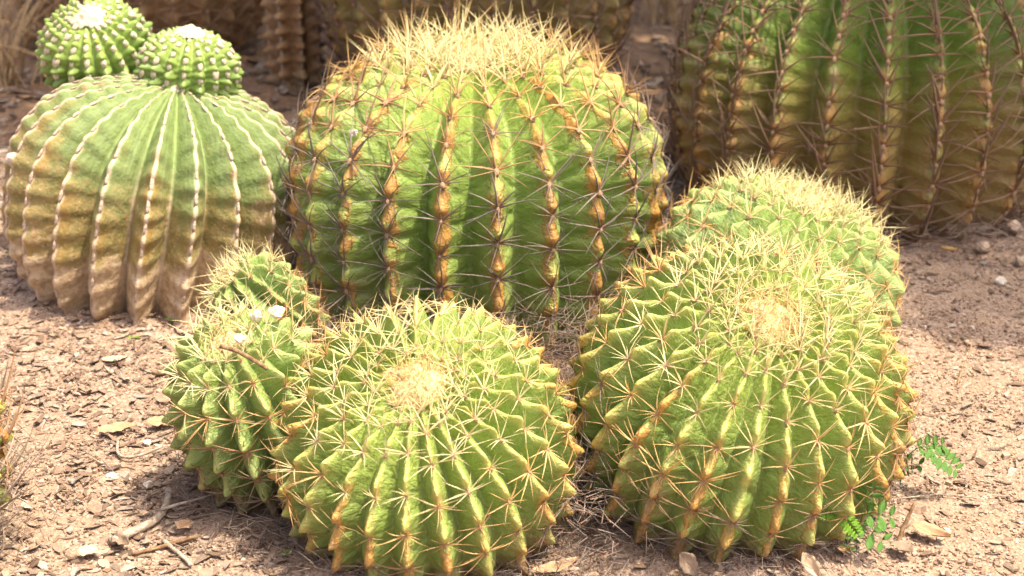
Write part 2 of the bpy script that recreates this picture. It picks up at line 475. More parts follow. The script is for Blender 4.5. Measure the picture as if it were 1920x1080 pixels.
def cactus(name, label, group, center, Rr, Hu, Hl, axis, N, mat, sp=0.05, depth=0.5, amp=0.010, spine_len=0.045,
           old_at=(0.3, 0.5, 0.7), grey=(0.33, 0.27, 0.245), kind='mature', crown=0.035, ns=14, nr=150, seed=1,
           phimax=150, phase=0.0, dent=0.02, spines=True, wool=None, young_to=0.22, pads=None, roundness=0.9,
           pad_scale=1.0, lump=0.02, sharp=1.0, wob=0.05, strands=160, cap=300, first=None, category='cactus', cround=0.08, tubw=0.20, notch=0.35, crease=0.36, peak=1.9, fade=0.0, spine_w=1.0, sp_crown=0.66):
    rs = np.random.default_rng(seed)
    ax = Vector(axis).normalized()
    # keep the local x axis pointing roughly to the right, so the ribs stay where they are put
    yv = ax.cross(Vector((1, 0, 0))).normalized()
    xv = yv.cross(ax)
    M = Matrix((xv, yv, ax)).transposed()
    Mn = np.array(M)
    ctr = np.array(center, float)
    base_z = float(gz(ctr[0], ctr[1]))
    root = empty(name, (ctr[0], ctr[1], base_z))
    tag(root, label, category, group)
    off = Vector((0, 0, ctr[2] - base_z))
    # profile
    ph = np.linspace(0, R(phimax), 900)
    r = Rr * np.abs(np.sin(ph)) ** roundness
    z = np.where(np.cos(ph) > 0, Hu, Hl) * np.sign(np.cos(ph)) * np.abs(np.cos(ph)) ** roundness
    z = z - dent * np.exp(-(r / (0.28 * Rr)) ** 2)
    ds = np.hypot(np.diff(r), np.diff(z)); s = np.concatenate([[0], np.cumsum(ds)]); L = s[-1]
    S = np.linspace(0, L, nr)
    pr = np.interp(S, s, r); pz = np.interp(S, s, z)
    dr = np.gradient(pr, S); dz = np.gradient(pz, S)
    ln = np.hypot(dr, dz); nr_, nz_ = -dz / ln, dr / ln      # outward normal (r,z)
    # areole stations on each rib
    stations = []
    for k in range(N):
        a = crown * 0.85 + sp * sp_crown * rs.random()
        lst = [a - sp * 0.3]
        while a < L:
            lst.append(a)
            g = sp_crown + (1 - sp_crown) * float(sstep(0, 0.75 * Rr, a))
            a += sp * g * (1 + rs.normal(0, 0.07))
        lst.append(a)
        stations.append(np.array(lst))
    th = np.linspace(0, 2 * math.pi, N * ns, endpoint=False)
    rib = np.floor(th / (2 * math.pi) * N).astype(int)
    u = (th / (2 * math.pi) * N - rib) * 2 - 1            # -1..1, 0 at the crest
    au = np.abs(u)
    fr = np.zeros((nr, N))
    for k in range(N):
        idx = np.interp(S, stations[k], np.arange(len(stations[k])))
        fr[:, k] = idx - np.floor(idx)
    ribr = rs.random(N)
    ribd = 1 + rs.normal(0, 0.08, N)
    def surf(Si, rb, uu):
        """position, for arrays of profile length, rib index and rib coordinate"""
        prr = np.interp(Si, S, pr); pzz = np.interp(Si, S, pz)
        nrr = np.interp(Si, S, nr_); nzz = np.interp(Si, S, nz_)
        fwd = np.zeros_like(Si)
        for k in range(N):
            m = rb == k
            if m.any():
                idx = np.interp(Si[m], stations[k], np.arange(len(stations[k])))
                fwd[m] = idx - np.floor(idx)
        a_ = np.abs(uu)
        fq = np.clip(fwd, 0, 1)
        b = (0.5 - 0.5 * np.cos(2 * math.pi * fq ** peak)) * (1 + 0.30 * vnoise(Si * 23 + rb * 5.1, rb * 3.7, 0.5))
        c = cround * (0.40 + 3.4 * b)
        shape = (np.sqrt(a_ ** 2 + c * c) - c) / (np.sqrt(1 + c * c) - c)
        shape = shape ** sharp
        spac = 2 * math.pi * prr / N
        dep = depth * spac * ribd[rb] * sstep(0, 0.10, Si / L) * (1 - fade * sstep(0.18, 0.55, Si / L))
        am = amp * sstep(crown * 0.5, crown * 0.5 + 0.35 * Rr, Si) + amp * 0.25
        wide = tubw * (0.70 + 0.9 * b)
        rj = 1 + 0.35 * vnoise(Si * 31, rb * 3.7, 0.5)
        tub = am * (b - notch) * np.exp(-(a_ / wide) ** 2) * rj
        # creases that run from under each areole down into the furrow
        cf = fwd - 0.55 * a_
        cre = -amp * crease * np.exp(-((cf - np.round(cf)) / 0.10) ** 2) * sstep(.08, .3, a_) * sstep(1.0, .75, a_) * sstep(0.15, 0.4, Si / L) * rj
        cre = cre + amp * crease * 0.5 * np.sin(fwd * 12.6 + uu * 3 + ribr[rb] * 9) * np.sin(np.clip(a_, 0, 1) * math.pi) * sstep(0.25, 0.6, Si / L)
        tht = (rb + (uu + 1) / 2) / N * 2 * math.pi + phase
        tht = tht + wob * (2 * math.pi / N) * fbm(Si * 9 + ribr[rb] * 0, rb * 0.37, 3.3, 2)
        # low lumps so that no side is a perfect turned form
        x = np.cos(tht); y = np.sin(tht)
        lm = 1 + lump * fbm(x * 1.6 + seed * 3.1, y * 1.6, pzz / Rr * 1.6, 2)
        d = -dep * shape + tub + cre
        rad = prr * lm + nrr * d; zz = pzz * lm + nzz * d
        return np.stack([rad * x, rad * y, zz], -1), fwd, np.stack([nrr * x, nrr * y, nzz], -1), tht
    Sg = np.repeat(S, N * ns); rg = np.tile(rib, nr); ug = np.tile(u, nr)
    P, fwd, _, _ = surf(Sg, rg, ug)
    P = P @ Mn.T + np.array(off)
    ii = np.arange(nr - 1)[:, None] * (N * ns); jj = np.arange(N * ns)[None, :]; j2 = (jj + 1) % (N * ns)
    F = np.stack([ii + jj, ii + N * ns + jj, ii + N * ns + j2, ii + j2], -1).reshape(-1, 4)
    body = link('body', mesh_np('body', P, F, mat, True,
                {'crest': np.abs(ug), 'age': Sg / L, 'tub': fwd, 'rib': ribr[rg], 'height': P[:, 2]}), root)
    # spine clusters or wool pads on every areole
    items = []
    cw = np.array(CAM)
    for k in range(N):
        st = stations[k][1:-1]
        rb = np.full(len(st), k)
        pp, _, nn, tt = surf(st + 0.001, rb, np.zeros(len(st)))
        nn = nn + 0
        for i in range(len(st)):
            p = Mn @ pp[i]; nrm = Mn @ nn[i]; nrm /= np.linalg.norm(nrm)
            tx = Mn @ np.array([-math.sin(tt[i]), math.cos(tt[i]), 0])
            w = p + ctr
            if w[2] < float(gz(w[0], w[1])) + 0.004:
                continue
            inside = False
            for (c2, a2, r2, h2, l2) in CENTERS:
                if np.allclose(c2, ctr): continue
                q = w - c2; zz = q @ a2; rr = np.linalg.norm(q - zz * a2)
                if (rr / (r2 * .96)) ** 2 + (zz / ((h2 if zz > 0 else l2) * .96)) ** 2 < 1:
                    inside = True
            if inside:
                continue
            v = cw - w; dist = np.linalg.norm(v)
            items.append((float(nrm @ v / dist), p, nrm, tx, st[i] / L, st[i]))
    items.sort(key=lambda q: -q[0])
    massV = []; massF = []; massA = []; mo = 0
    items = [q for q in items if not spines or rs.random() > .03 or q[4] < young_to]    # a few old clusters have dropped off
    for n, (vis, p, nrm, tx, age, sabs) in enumerate(items):
        x = -tx; z = nrm
        y = np.cross(z, x); y /= np.linalg.norm(y); x = np.cross(y, z)
        kd = kind
        if kind == 'mature' and age < young_to * (1 + rs.normal(0, 0.15)):
            kd = 'young'
        young = float(1 - sstep(0, young_to * 1.1, age))
        if spines:
            sc = spine_len * (1 + rs.normal(0, 0.10)) * (0.72 + 0.28 * float(sstep(crown * 0.4, crown + 0.06, sabs)))
            j = int(rs.integers(len(CL[kd])))
            if spine_w < .95 and kd != 'young':
                j = j | 1 if (j | 1) < len(CL[kd]) else j - 1
            sc *= 1.0 + 0.38 * young
            rot = rs.normal(0, 0.18)
            x2 = x * math.cos(rot) + y * math.sin(rot); y2 = -x * math.sin(rot) + y * math.cos(rot)
            z2 = z
            # old spines lean with the rib, young ones lean upwards
            B = np.stack([x2, y2, z2], 1)
            if n < cap:
                o = link('spine_cluster', CL[kd][j][1], root)
                mt = np.eye(4); mt[:3, :3] = B * sc; mt[:3, 3] = p + np.array(off)
                o.matrix_local = Matrix(mt.tolist())
                o.color = (*np.clip(spine_color(age, old_at, rs, grey), 0, 1), 1)
            else:
                d = CL[kd][j][0]
                massV.append((d[0] * sc) @ B.T + p + np.array(off)); massF.append(d[1] + mo); massA.append(d[2]); mo += len(d[0])
        if pads and n < cap and not (name == 'spineless_cactus' and rs.random() < .3):
            o = link('areole_pad', pads[int(rs.integers(len(pads)))], root)
            sc = pad_scale * (1 + rs.normal(0, 0.12)) * (0.75 + 0.25 * float(sstep(0, Rr * .8, sabs)))
            B = np.stack([x, y, z], 1)
            mt = np.eye(4); mt[:3, :3] = B * sc; mt[:3, 3] = p + np.array(off) + nrm * 0.0008
            o.matrix_local = Matrix(mt.tolist())
    if massV:
        o = link('spine_mass', mesh_np('spine_mass', np.concatenate(massV), np.concatenate(massF), SPINE, True,
                                       {'along': np.concatenate(massA)}), root)
        o.color = (*np.clip(np.array(grey) * 1.2, 0, 1), 1)
        o['kind'] = 'stuff'
    # woolly crown: a low cushion with strands
    if wool:
        z0 = float(np.interp(crown * 0.7, pr, pz))
        V = []; F = []
        q1, q2 = 12, 40
        for i in range(q1):
            t_ = i / (q1 - 1)
            for k in range(q2):
                an = 2 * math.pi * k / q2
                rad = crown * t_ * (1 + 0.30 * float(vnoise(math.cos(an) * 2.2 + seed, math.sin(an) * 2.2, 4)))
                V.append((rad * math.cos(an), rad * math.sin(an), z0 + crown * 0.40 * (1 - t_ ** 2.0) - 0.10 * crown * t_))
        V = np.array(V)
        V[:, 2] += 0.20 * crown * fbm(V[:, 0] / crown * 4, V[:, 1] / crown * 4, seed, 3)
        for i in range(q1 - 1):
            for k in range(q2):
                k2 = (k + 1) % q2
                F.append((i * q2 + k, (i + 1) * q2 + k, (i + 1) * q2 + k2, i * q2 + k2))
        cushion = (V @ Mn.T + np.array(off))
        me = mesh_np('wool_crown', cushion, np.array(F), wool)
        w = link('wool_crown', me, root)
        if strands:
            parts = []
            for i in range(strands):
                an = rs.random() * 2 * math.pi; rad = crown * math.sqrt(rs.random()) * 1.05
                tl = rad / crown
                d = np.array([math.cos(an) * tl * 0.9 + rs.normal(0, .35), math.sin(an) * tl * 0.9 + rs.normal(0, .35), 0.8 + rs.normal(0, .2)])
                bend = rs.normal(0, 0.35, 3)
                org = np.array([rad * math.cos(an), rad * math.sin(an), z0 + crown * 0.36 * (1 - tl ** 2.0) - .003])
                parts.append(spine_tube(d, spine_len * (0.20 + 0.26 * rs.random()) * (0.8 + .4 * tl), 0.0006, bend, org=org))
            v, f, a = cat(parts)
            so = link('crown_spines', mesh_np('crown_spines', v @ Mn.T + np.array(off), f, SPINE, True, {'along': 0.4 + 0.5 * a}), root)
            so.color = (0.86, 0.66, 0.30, 1)
            so['kind'] = 'stuff'
    return root

# ------------------------------------------------------------------ the plants
LIST = [
 dict(name='barrel_cactus', label='largest sunlit spiny barrel cactus, upright behind the two round front ones',
      center=(-.060, 2.291, .190), Rr=.317, Hu=.238, Hl=.36, axis=(.0, -.03, 1), N=23, mat=BARREL_MAIN, sp=.056, depth=.70,
      amp=.0068, crease=.9, cround=.055, tubw=.15, spine_len=.068, old_at=(.22, .33, .42), crown=.05, seed=3, ns=16, nr=190, phase=0.06, wool=WOOL, dent=.012,
      young_to=.24, roundness=.74, grey=(.25,.21,.195)),
 dict(name='barrel_cactus', label='round front barrel cactus with its cream crown facing the viewer, left of a wider one',
      roundness=.82, center=(-.105, 1.545, .100), Rr=.186, Hu=.150, Hl=.28, axis=(-.035, -.46, .89), N=25, mat=BARREL, sp=.048, depth=1.05,
      amp=.0095, crease=.55, cround=.06, tubw=.14, fade=.50, spine_len=.037, old_at=(.32, .45, .56), crown=.036, seed=5, ns=14, nr=170, wool=WOOL, dent=.014, strands=300, young_to=.3),
 dict(name='barrel_cactus', label='wide bright front barrel cactus at right with a green seedling at its foot',
      center=(.286, 1.625, .120), roundness=.85, Rr=.214, Hu=.184, Hl=.25, axis=(.12, -.42, .91), N=27, mat=BARREL, sp=.050, depth=.95,
      amp=.010, crease=.55, cround=.06, tubw=.14, fade=.48, spine_len=.042, old_at=(.32, .45, .56), crown=.036, seed=8, ns=14, nr=170, wool=WOOL, dent=.014, strands=300, young_to=.33),
 dict(name='barrel_cactus', label='yellow green barrel cactus half hidden behind the wide front right one',
      center=(.416, 2.08, .116), Rr=.193, Hu=.146, Hl=.16, axis=(.30, .0, .95), N=22, mat=BARREL_PALE, sp=.050, depth=.75,
      amp=.0095, tubw=.16, fade=.4, spine_len=.046, old_at=(.42, .7, .95), crown=.034, seed=12, ns=12, nr=130, wool=WOOL, young_to=.36),
 dict(name='barrel_cactus', label='small narrow barrel cactus with white stones and a twig caught in its spines',
      center=(-.322, 1.61, .119), Rr=.106, Hu=.142, Hl=.17, axis=(-.16, -.34, .93), N=15, mat=BARREL_PALE, sp=.044, depth=.75,
      amp=.011, spine_len=.040, old_at=(.30, .45, .8), crown=.024, seed=17, ns=14, nr=140, wool=WOOL, young_to=.3, strands=100),
 dict(name='barrel_cactus', label='smallest spiny cactus, leaning out between the spineless cactus and the largest sunlit one',
      center=(-.372, 1.95, .128), Rr=.066, Hu=.075, Hl=.13, axis=(-.62, -.12, .77), N=13, mat=BARREL_PALE, sp=.036, depth=.7,
      amp=.008, spine_len=.038, old_at=(.5, .8, 1.0), crown=.018, seed=21, ns=12, nr=90, wool=WOOL, young_to=.4, strands=60),
 dict(name='spineless_cactus', label='pale spineless ribbed cactus with a whitish corky base and two pups on top',
      center=(-.612, 2.376, .150), Rr=.266, Hu=.208, Hl=.245, axis=(.20, .02, .98), N=22, mat=SPINELESS, sp=.042, depth=.80,
      amp=.0038, crease=.10, peak=1.2, crown=.03, seed=25, ns=14, nr=200, wool=WOOL_W, spines=False, pads=PADS, strands=0, phase=.1, dent=.0, tubw=.3, cround=.05, roundness=.79, notch=.5, pad_scale=.85),
 dict(name='cactus_pup', label='knobbly pup with a broad white woolly crown, left of the two on the spineless cactus',
      center=(-.735, 2.493, .384), Rr=.103, Hu=.084, Hl=.080, axis=(.02, -.50, .85), N=19, mat=PUP, sp=.0275, depth=.60, pad_scale=.85,
      amp=.0082, crown=.027, seed=31, ns=10, nr=100, wool=WOOL_W, spines=False, pads=PADW, strands=0, dent=0, sp_crown=.7,
      group='pups on the spineless cactus', tubw=.42, notch=.55),
 dict(name='cactus_pup', label='knobbly pup with its woolly crown facing up, right of the two on the spineless cactus',
      center=(-.560, 2.427, .364), Rr=.090, Hu=.072, Hl=.078, axis=(.16, -.05, .98), N=19, mat=PUP, sp=.0255, depth=.60, pad_scale=.8,
      amp=.0075, crown=.026, seed=35, ns=10, nr=100, wool=WOOL_W, spines=False, pads=PADW, strands=0, dent=0, sp_crown=.7,
      group='pups on the spineless cactus', tubw=.42, notch=.55),
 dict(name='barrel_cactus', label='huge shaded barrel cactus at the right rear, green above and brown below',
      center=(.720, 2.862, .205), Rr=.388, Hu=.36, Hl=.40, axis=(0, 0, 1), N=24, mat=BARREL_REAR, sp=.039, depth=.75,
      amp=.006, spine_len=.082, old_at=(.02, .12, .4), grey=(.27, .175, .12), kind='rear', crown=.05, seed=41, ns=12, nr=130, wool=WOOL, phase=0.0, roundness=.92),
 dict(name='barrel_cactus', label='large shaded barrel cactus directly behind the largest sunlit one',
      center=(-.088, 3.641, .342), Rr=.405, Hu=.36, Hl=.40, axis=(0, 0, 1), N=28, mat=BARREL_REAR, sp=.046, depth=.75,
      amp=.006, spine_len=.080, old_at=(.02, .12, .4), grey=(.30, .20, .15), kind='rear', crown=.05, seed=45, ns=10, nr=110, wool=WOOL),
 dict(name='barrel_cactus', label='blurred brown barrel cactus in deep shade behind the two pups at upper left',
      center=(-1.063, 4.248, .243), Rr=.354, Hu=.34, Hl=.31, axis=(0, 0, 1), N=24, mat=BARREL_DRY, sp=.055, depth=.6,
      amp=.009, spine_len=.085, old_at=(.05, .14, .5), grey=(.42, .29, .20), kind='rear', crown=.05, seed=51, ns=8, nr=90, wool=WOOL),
 dict(name='column_cactus', label='slim knobbly brown column cactus in shade left of the large rear centre barrel',
      center=(-.584, 3.79, .20), Rr=.080, Hu=.28, Hl=.28, axis=(0, 0, 1), N=8, mat=BARREL_DRY, sp=.040, depth=.5,
      amp=.016, spine_len=.02, crown=.015, seed=55, ns=10, nr=110, wool=None, spines=False, pads=PADS, roundness=.5, phimax=165, dent=0, pad_scale=1.2, tubw=.4, notch=.5),
 dict(name='barrel_cactus', label='cactus cut off by the left edge, mostly tan and grey spines',
      center=(-.712, 1.416, .174), Rr=.135, Hu=.17, Hl=.19, axis=(0, 0, 1), N=18, mat=BARREL_MAIN, sp=.040, depth=.6,
      amp=.010, spine_len=.080, old_at=(.12, .5, .62), grey=(.46, .37, .30), crown=.03, seed=61, ns=12, nr=100, wool=WOOL, young_to=.05),
]
for d in LIST:
    a = Vector(d['axis']).normalized()
    CENTERS.append((np.array(d['center']), np.array(a), d['Rr'], d['Hu'], d['Hl']))
for d in LIST:
    d = dict(d)
    d.setdefault('group', 'barrel cacti in the gravel bed' if d['name'] == 'barrel_cactus' else None)
    cactus(**d)

# ------------------------------------------------------------------ ground
def mat_ground():
    t = NT('gravel_soil')
    co = t.coord()
    big = t.noise(2.3, 4, 0.6); midn = t.noise(14, 4, 0.6); fine = t.noise(160, 3, 0.6)
    col = t.ramp(fine, [(0.3, (0.15, 0.098, 0.066)), (0.5, (0.30, 0.216, 0.162)), (0.7, (0.44, 0.34, 0.268))])
    col = t.mix(t.step(0.45, 0.7, midn, 0, 0.55), col, (0.24, 0.155, 0.105))
    col = t.mix(t.step(0.45, 0.65, big, 0, 0.5), col, (0.34, 0.245, 0.17))
    far = t.n('SeparateXYZ'); t.put(far.inputs[0], co)
    litter = t.step(2.5, 3.4, far.outputs[1])
    col = t.mix(t.mul(litter, 0.75), col, t.ramp(t.noise(45, 4, 0.7), [(0.3, (0.10, 0.055, 0.03)), (0.55, (0.24, 0.14, 0.075)), (0.75, (0.42, 0.28, 0.17))]))
    vc = t.voro(240)
    nrm = t.bump(vc, 0.7, 0.003)
    nrm = t.bump(fine, 0.6, 0.004, nrm)
    return t.finish(col, 0.92, nrm, 0.15)
GROUND = mat_ground()

def axis_coords(lo, hi, step, far, grow=1.25):
    c = list(np.arange(lo, hi + 1e-6, step))
    d = step
    x = hi
    while x < far:
        d *= grow; x += d; c.append(x)
    d = step; x = lo
    pre = []
    while x > -far:
        d *= grow; x -= d; pre.append(x)
    return np.array(pre[::-1] + c)
gx = axis_coords(-1.4, 1.4, 0.012, 150); gy = axis_coords(1.2, 3.4, 0.012, 150)
GX, GY = np.meshgrid(gx, gy)
GZ = gz(GX, GY) + 0.003 * fbm(GX * 30, GY * 30, 2, 2)
V = np.stack([GX.ravel(), GY.ravel(), GZ.ravel()], -1)
nx, ny = len(gx), len(gy)
ii = np.arange(ny - 1)[:, None] * nx; jj = np.arange(nx - 1)[None, :]
F = np.stack([ii + jj, ii + jj + 1, ii + nx + jj + 1, ii + nx + jj], -1).reshape(-1, 4)
tag(link('ground', mesh_np('ground', V, F, GROUND)), kind='structure')

# loose gravel: tens of thousands of grains as one mass
def mat_island(name, stops, rough=0.85, bump_scale=300, trans=0):
    t = NT(name)
    ri = t.n('NewGeometry').outputs['Random Per Island']
    col = t.ramp(ri, stops)
    n = t.noise(bump_scale, 3, 0.6)
    col = t.mix(t.step(0.35, 0.7, n, 0, 0.5), col, t.mix(1.0, col, (0.55, 0.48, 0.42), 'MULTIPLY'))
    return t.finish(col, rough, t.bump(n, 0.5, 0.002), 0.2, trans=trans)
GRAVEL = mat_island('gravel', [(0, (0.20, 0.12, 0.08)), (.18, (.36, .24, .17)), (.32, (.16, .10, .07)), (.48, (.46, .33, .25)), (.62, (.30, .20, .15)),
                               (.76, (.54, .42, .33)), (.86, (.20, .16, .14)), (.94, (.40, .30, .23)), (1, (.70, .60, .50))])
CHIP = mat_island('bark_chips', [(0, (.12, .08, .058)), (.25, (.24, .165, .12)), (.45, (.33, .24, .18)), (.6, (.17, .13, .10)), (.78, (.40, .30, .225)), (.9, (.30, .25, .215)), (1, (.46, .39, .33))])

def ellipse_free(x, y):
    ok = np.ones(len(x), bool)
    for (c, a, r, h, l) in CENTERS:
        ok &= np.hypot(x - c[0], y - c[1]) > r * 0.72
    return ok

def scatter(n, ylo, yhi, half=0.40, power=1.0):
    y = ylo + (yhi - ylo) * rng.random(n) ** power
    x = (rng.random(n) * 2 - 1) * (0.10 + half * y)
    m = ellipse_free(x, y)
    return x[m], y[m]

octV = np.array([(1, 0, 0), (0, 1, 0), (-1, 0, 0), (0, -1, 0), (0, 0, 1), (0, 0, -1)], float)
octF = np.array([(0, 1, 4), (1, 2, 4), (2, 3, 4), (3, 0, 4), (1, 0, 5), (2, 1, 5), (3, 2, 5), (0, 3, 5)])
cubV = np.array([(x, y, z) for x in (-1, 1) for y in (-1, 1) for z in (-1, 1)], float) * 0.75
cubF = np.array([(0, 1, 3, 2), (4, 6, 7, 5), (0, 4, 5, 1), (2, 3, 7, 6), (0, 2, 6, 4), (1, 5, 7, 3)])
def grains(x, y, size, base, faces, flat=(0.5, 0.9)):
    n = len(x); m = len(base)
    P = base[None] * (1 + 0.45 * (rng.random((n, m, 3)) - 0.5) * 2 * 0.7)
    sc = size[:, None] * (0.6 + 0.6 * rng.random((n, 3)))
    sc[:, 2] *= flat[0] + (flat[1] - flat[0]) * rng.random(n)
    P = P * sc[:, None, :]
    a = rng.random(n) * 6.28; ca, sa = np.cos(a), np.sin(a)
    X = P[..., 0] * ca[:, None] - P[..., 1] * sa[:, None]; Y = P[..., 0] * sa[:, None] + P[..., 1] * ca[:, None]
    tl = rng.normal(0, 0.35, (n, 1))
    Z = P[..., 2] + X * tl * 0.7
    V = np.stack([X + x[:, None], Y + y[:, None], Z + (gz(x, y) + size * 0.22)[:, None]], -1).reshape(-1, 3)
    F = (faces[None] + (np.arange(n) * m)[:, None, None]).reshape(-1, faces.shape[1])
    return V, F
x, y = scatter(85000, 1.22, 3.1, power=1.35)
dens = 0.5 + 0.5 * fbm(x * 4, y * 4, 7, 2)
k = rng.random(len(x)) < 0.35 + 0.9 * dens
x, y = x[k], y[k]
size = 0.0012 + 0.0017 * rng.random(len(x)) ** 2 + 0.003 * (rng.random(len(x)) > 0.985)
V, F = grains(x, y, size, cubV, cubF)
g = link('gravel', mesh_np('gravel', V, F, GRAVEL, False))
tag(g, 'pinkish tan grains of gravel spread over the soil around the cacti', 'gravel', kind='stuff')

# bark chips and dead plant scraps
def chips(x, y, ln, wd):
    n = len(x)
    seg = 4
    t = np.linspace(-1, 1, seg)
    prof = np.array([0.45, 1.0, 0.9, 0.3])
    V = np.zeros((n, seg, 2, 3))
    curl = rng.normal(0, 0.35, n); tw = rng.normal(0, 0.4, n); side = rng.normal(0, .15, n)
    for i in range(seg):
        for j, sgn in enumerate((-1, 1)):
            V[:, i, j, 0] = ln * t[i]
            V[:, i, j, 1] = sgn * wd * prof[i] * (0.7 + 0.6 * rng.random(n)) + side * ln * t[i] ** 2
            V[:, i, j, 2] = curl * ln * t[i] ** 2 * 0.7 + sgn * wd * tw * 0.7 + t[i] * ln * tw * .25
    V = V.reshape(n, seg * 2, 3)
    a = rng.random(n) * 6.28; ca, sa = np.cos(a)[:, None], np.sin(a)[:, None]
    X = V[..., 0] * ca - V[..., 1] * sa; Y = V[..., 0] * sa + V[..., 1] * ca
    lift = 0.002 + 0.30 * wd + 0.10 * ln
    P = np.stack([X + x[:, None], Y + y[:, None], V[..., 2] + (gz(x, y) + lift)[:, None]], -1)
    P2 = P.copy(); P2[..., 2] -= 0.0007
    P = np.concatenate([P, P2], 1).reshape(-1, 3)
    top = [(2 * i, 2 * i + 2, 2 * i + 3, 2 * i + 1) for i in range(seg - 1)]
    m = seg * 2
    bot = [(c + m, d + m, e + m, f + m) for (f, e, d, c) in top]
    sd = []
    loop = [2 * i for i in range(seg)] + [2 * i + 1 for i in range(seg - 1, -1, -1)]
    for i in range(len(loop)):
        p, q = loop[i], loop[(i + 1) % len(loop)]
        sd.append((q, p, p + m, q + m))
    fc = np.array(top + bot + sd)
    F = (fc[None] + (np.arange(n) * 2 * m)[:, None, None]).reshape(-1, 4)
    return P, F
x, y = scatter(34000, 1.22, 3.4, power=1.15)
w = 0.5 + 0.5 * fbm(x * 3 + 40, y * 3, 7, 2)
left = sstep(0.3, -0.5, x)
k = rng.random(len(x)) < np.clip(0.10 + 1.05 * w * (0.12 + 0.88 * left) + 0.6 * sstep(2.2, 2.8, y), 0, 1)
x, y = x[k], y[k]
ln = 0.003 + 0.010 * rng.random(len(x)) ** 2.5; wd = ln * (0.12 + 0.38 * rng.random(len(x)))
V, F = chips(x, y, ln, wd)
g = link('bark_litter', mesh_np('bark_litter', V, F, CHIP, False))
tag(g, 'small brown bark chips and dry scraps scattered over the gravel', 'litter', kind='stuff')

# fallen leaves deep in the shade at the back, too many and too blurred to count
n = 5200
y = 2.55 + 3.3 * rng.random(n); x = (rng.random(n) * 2 - 1) * (0.1 + 0.42 * y)
m = ellipse_free(x, y); x, y = x[m], y[m]
ln = 0.010 + 0.022 * rng.random(len(x)); V, F = chips(x, y, ln, ln * (0.25 + .2 * rng.random(len(x))))
g = link('leaf_litter', mesh_np('leaf_litter', V, F, CHIP, True))
tag(g, 'brown fallen leaves covering the shaded soil behind the cacti', 'litter', kind='stuff')

# ------------------------------------------------------------------ fallen spines between and under the plants
parts = []
def spine_pile(cx, cy, sx, sy, n, hmax, lo=.02, hi=.045, steep=.35):
    for i in range(n):
        px = cx + rng.normal(0, sx); py = cy + rng.normal(0, sy)
        az = rng.random() * 6.28; el = rng.normal(0.1, steep)
        d = (math.cos(az), math.sin(az), math.tan(el))
        z = float(gz(px, py)) + 0.004 + hmax * rng.random()
        parts.append(spine_tube(d, lo + (hi - lo) * rng.random(), 0.0009, rng.normal(0, .12, 3), seg=4, org=(px, py, z)))
spine_pile(.090, 1.53, .022, .06, 460, .10, steep=.6)
spine_pile(-.20, 1.95, .10, .04, 260, .10, .03, .06, .6)
spine_pile(.12, 1.98, .06, .04, 200, .10, .03, .06, .6)
spine_pile(.075, 1.75, .05, .07, 200, .06)
spine_pile(-.06, 1.90, .16, .05, 260, .05)
spine_pile(-.23, 1.86, .08, .05, 160, .06)
spine_pile(-.30, 1.49, .06, .03, 60, .01)
spine_pile(.05, 1.40, .05, .02, 50, .012)
def spine_ring(cx, cy, r, n, lo=.02, hi=.045):
    for i in range(n):
        a = rng.random() * 6.28; q = r * (0.82 + 0.22 * rng.random())
        px, py = cx + q * math.cos(a), cy + q * math.sin(a)
        az = a + rng.normal(0, .9); el = rng.normal(0.15, .35)
        parts.append(spine_tube((math.cos(az), math.sin(az), math.tan(el)), lo + (hi - lo) * rng.random(), 0.0009, rng.normal(0, .12, 3), seg=4,
                                org=(px, py, float(gz(px, py)) + .003 + .02 * rng.random())))
spine_pile(-.16, 1.98, .10, .03, 240, .13, .03, .065, .7)
spine_pile(.06, 1.97, .07, .03, 240, .13, .03, .065, .7)
spine_ring(-.105, 1.55, .185, 420)
spine_ring(.286, 1.625, .205, 420)
spine_ring(-.322, 1.61, .10, 220)
spine_ring(-.06, 2.29, .30, 420, .03, .06)
spine_ring(.722, 2.885, .37, 420, .03, .07)
spine_pile(.80, 2.48, .20, .05, 300, .06, .03, .07)
spine_pile(-.62, 1.40, .06, .12, 120, .05, .03, .07)
v, f, a = cat(parts)
g = link('spine_litter', mesh_np('spine_litter', v, f, SPINE, True, {'along': a}))
g.color = (.29, .235, .205, 1)
tag(g, 'grey dead spines heaped on the soil between the cacti', 'litter', kind='stuff')

# ------------------------------------------------------------------ single leaves, sticks, stones and seedlings
def mat_leaf(name, a, b, rough=0.7):
    t = NT(name)
    co = t.coord()
    n = t.noise(60, 4, 0.6); n2 = t.noise(350, 3, 0.6)
    col = t.mix(t.step(0.3, 0.7, n), a, b)
    col = t.mix(t.step(0.5, 0.75, n2, 0, 0.4), col, t.mix(1.0, col, (0.5, 0.4, 0.32), 'MULTIPLY'))
    sx = t.n('SeparateXYZ'); t.put(sx.inputs[0], co)
    vein = t.step(0.0009, 0.0004, t.math('ABSOLUTE', sx.outputs[1]))
    col = t.mix(t.mul(vein, 0.5), col, t.mix(1.0, col, (0.6, 0.5, 0.4), 'MULTIPLY'))
    return t.finish(col, rough, t.bump(t.math('ADD', n, n2), 0.4, 0.002), 0.3, trans=0.15)
LEAF_TAN = mat_leaf('dry_leaf_tan', (.42, .26, .15), (.54, .36, .22))
LEAF_GREY = mat_leaf('dry_leaf_grey', (.24, .17, .12), (.36, .28, .21))
LEAF_PALE = mat_leaf('dry_leaf_pale', (.56, .40, .26), (.66, .52, .38))
LEAF_YEL = mat_leaf('dry_leaf_yellow', (.52, .32, .10), (.56, .38, .16))
BARK = mat_wool('grey_bark', (.26, .20, .15), (.46, .39, .32), 120)
BARK_BR = mat_wool('brown_bark', (.16, .09, .05), (.30, .20, .12), 120)
STONE = mat_wool('white_stone', (.54, .48, .40), (.72, .66, .57), 90)
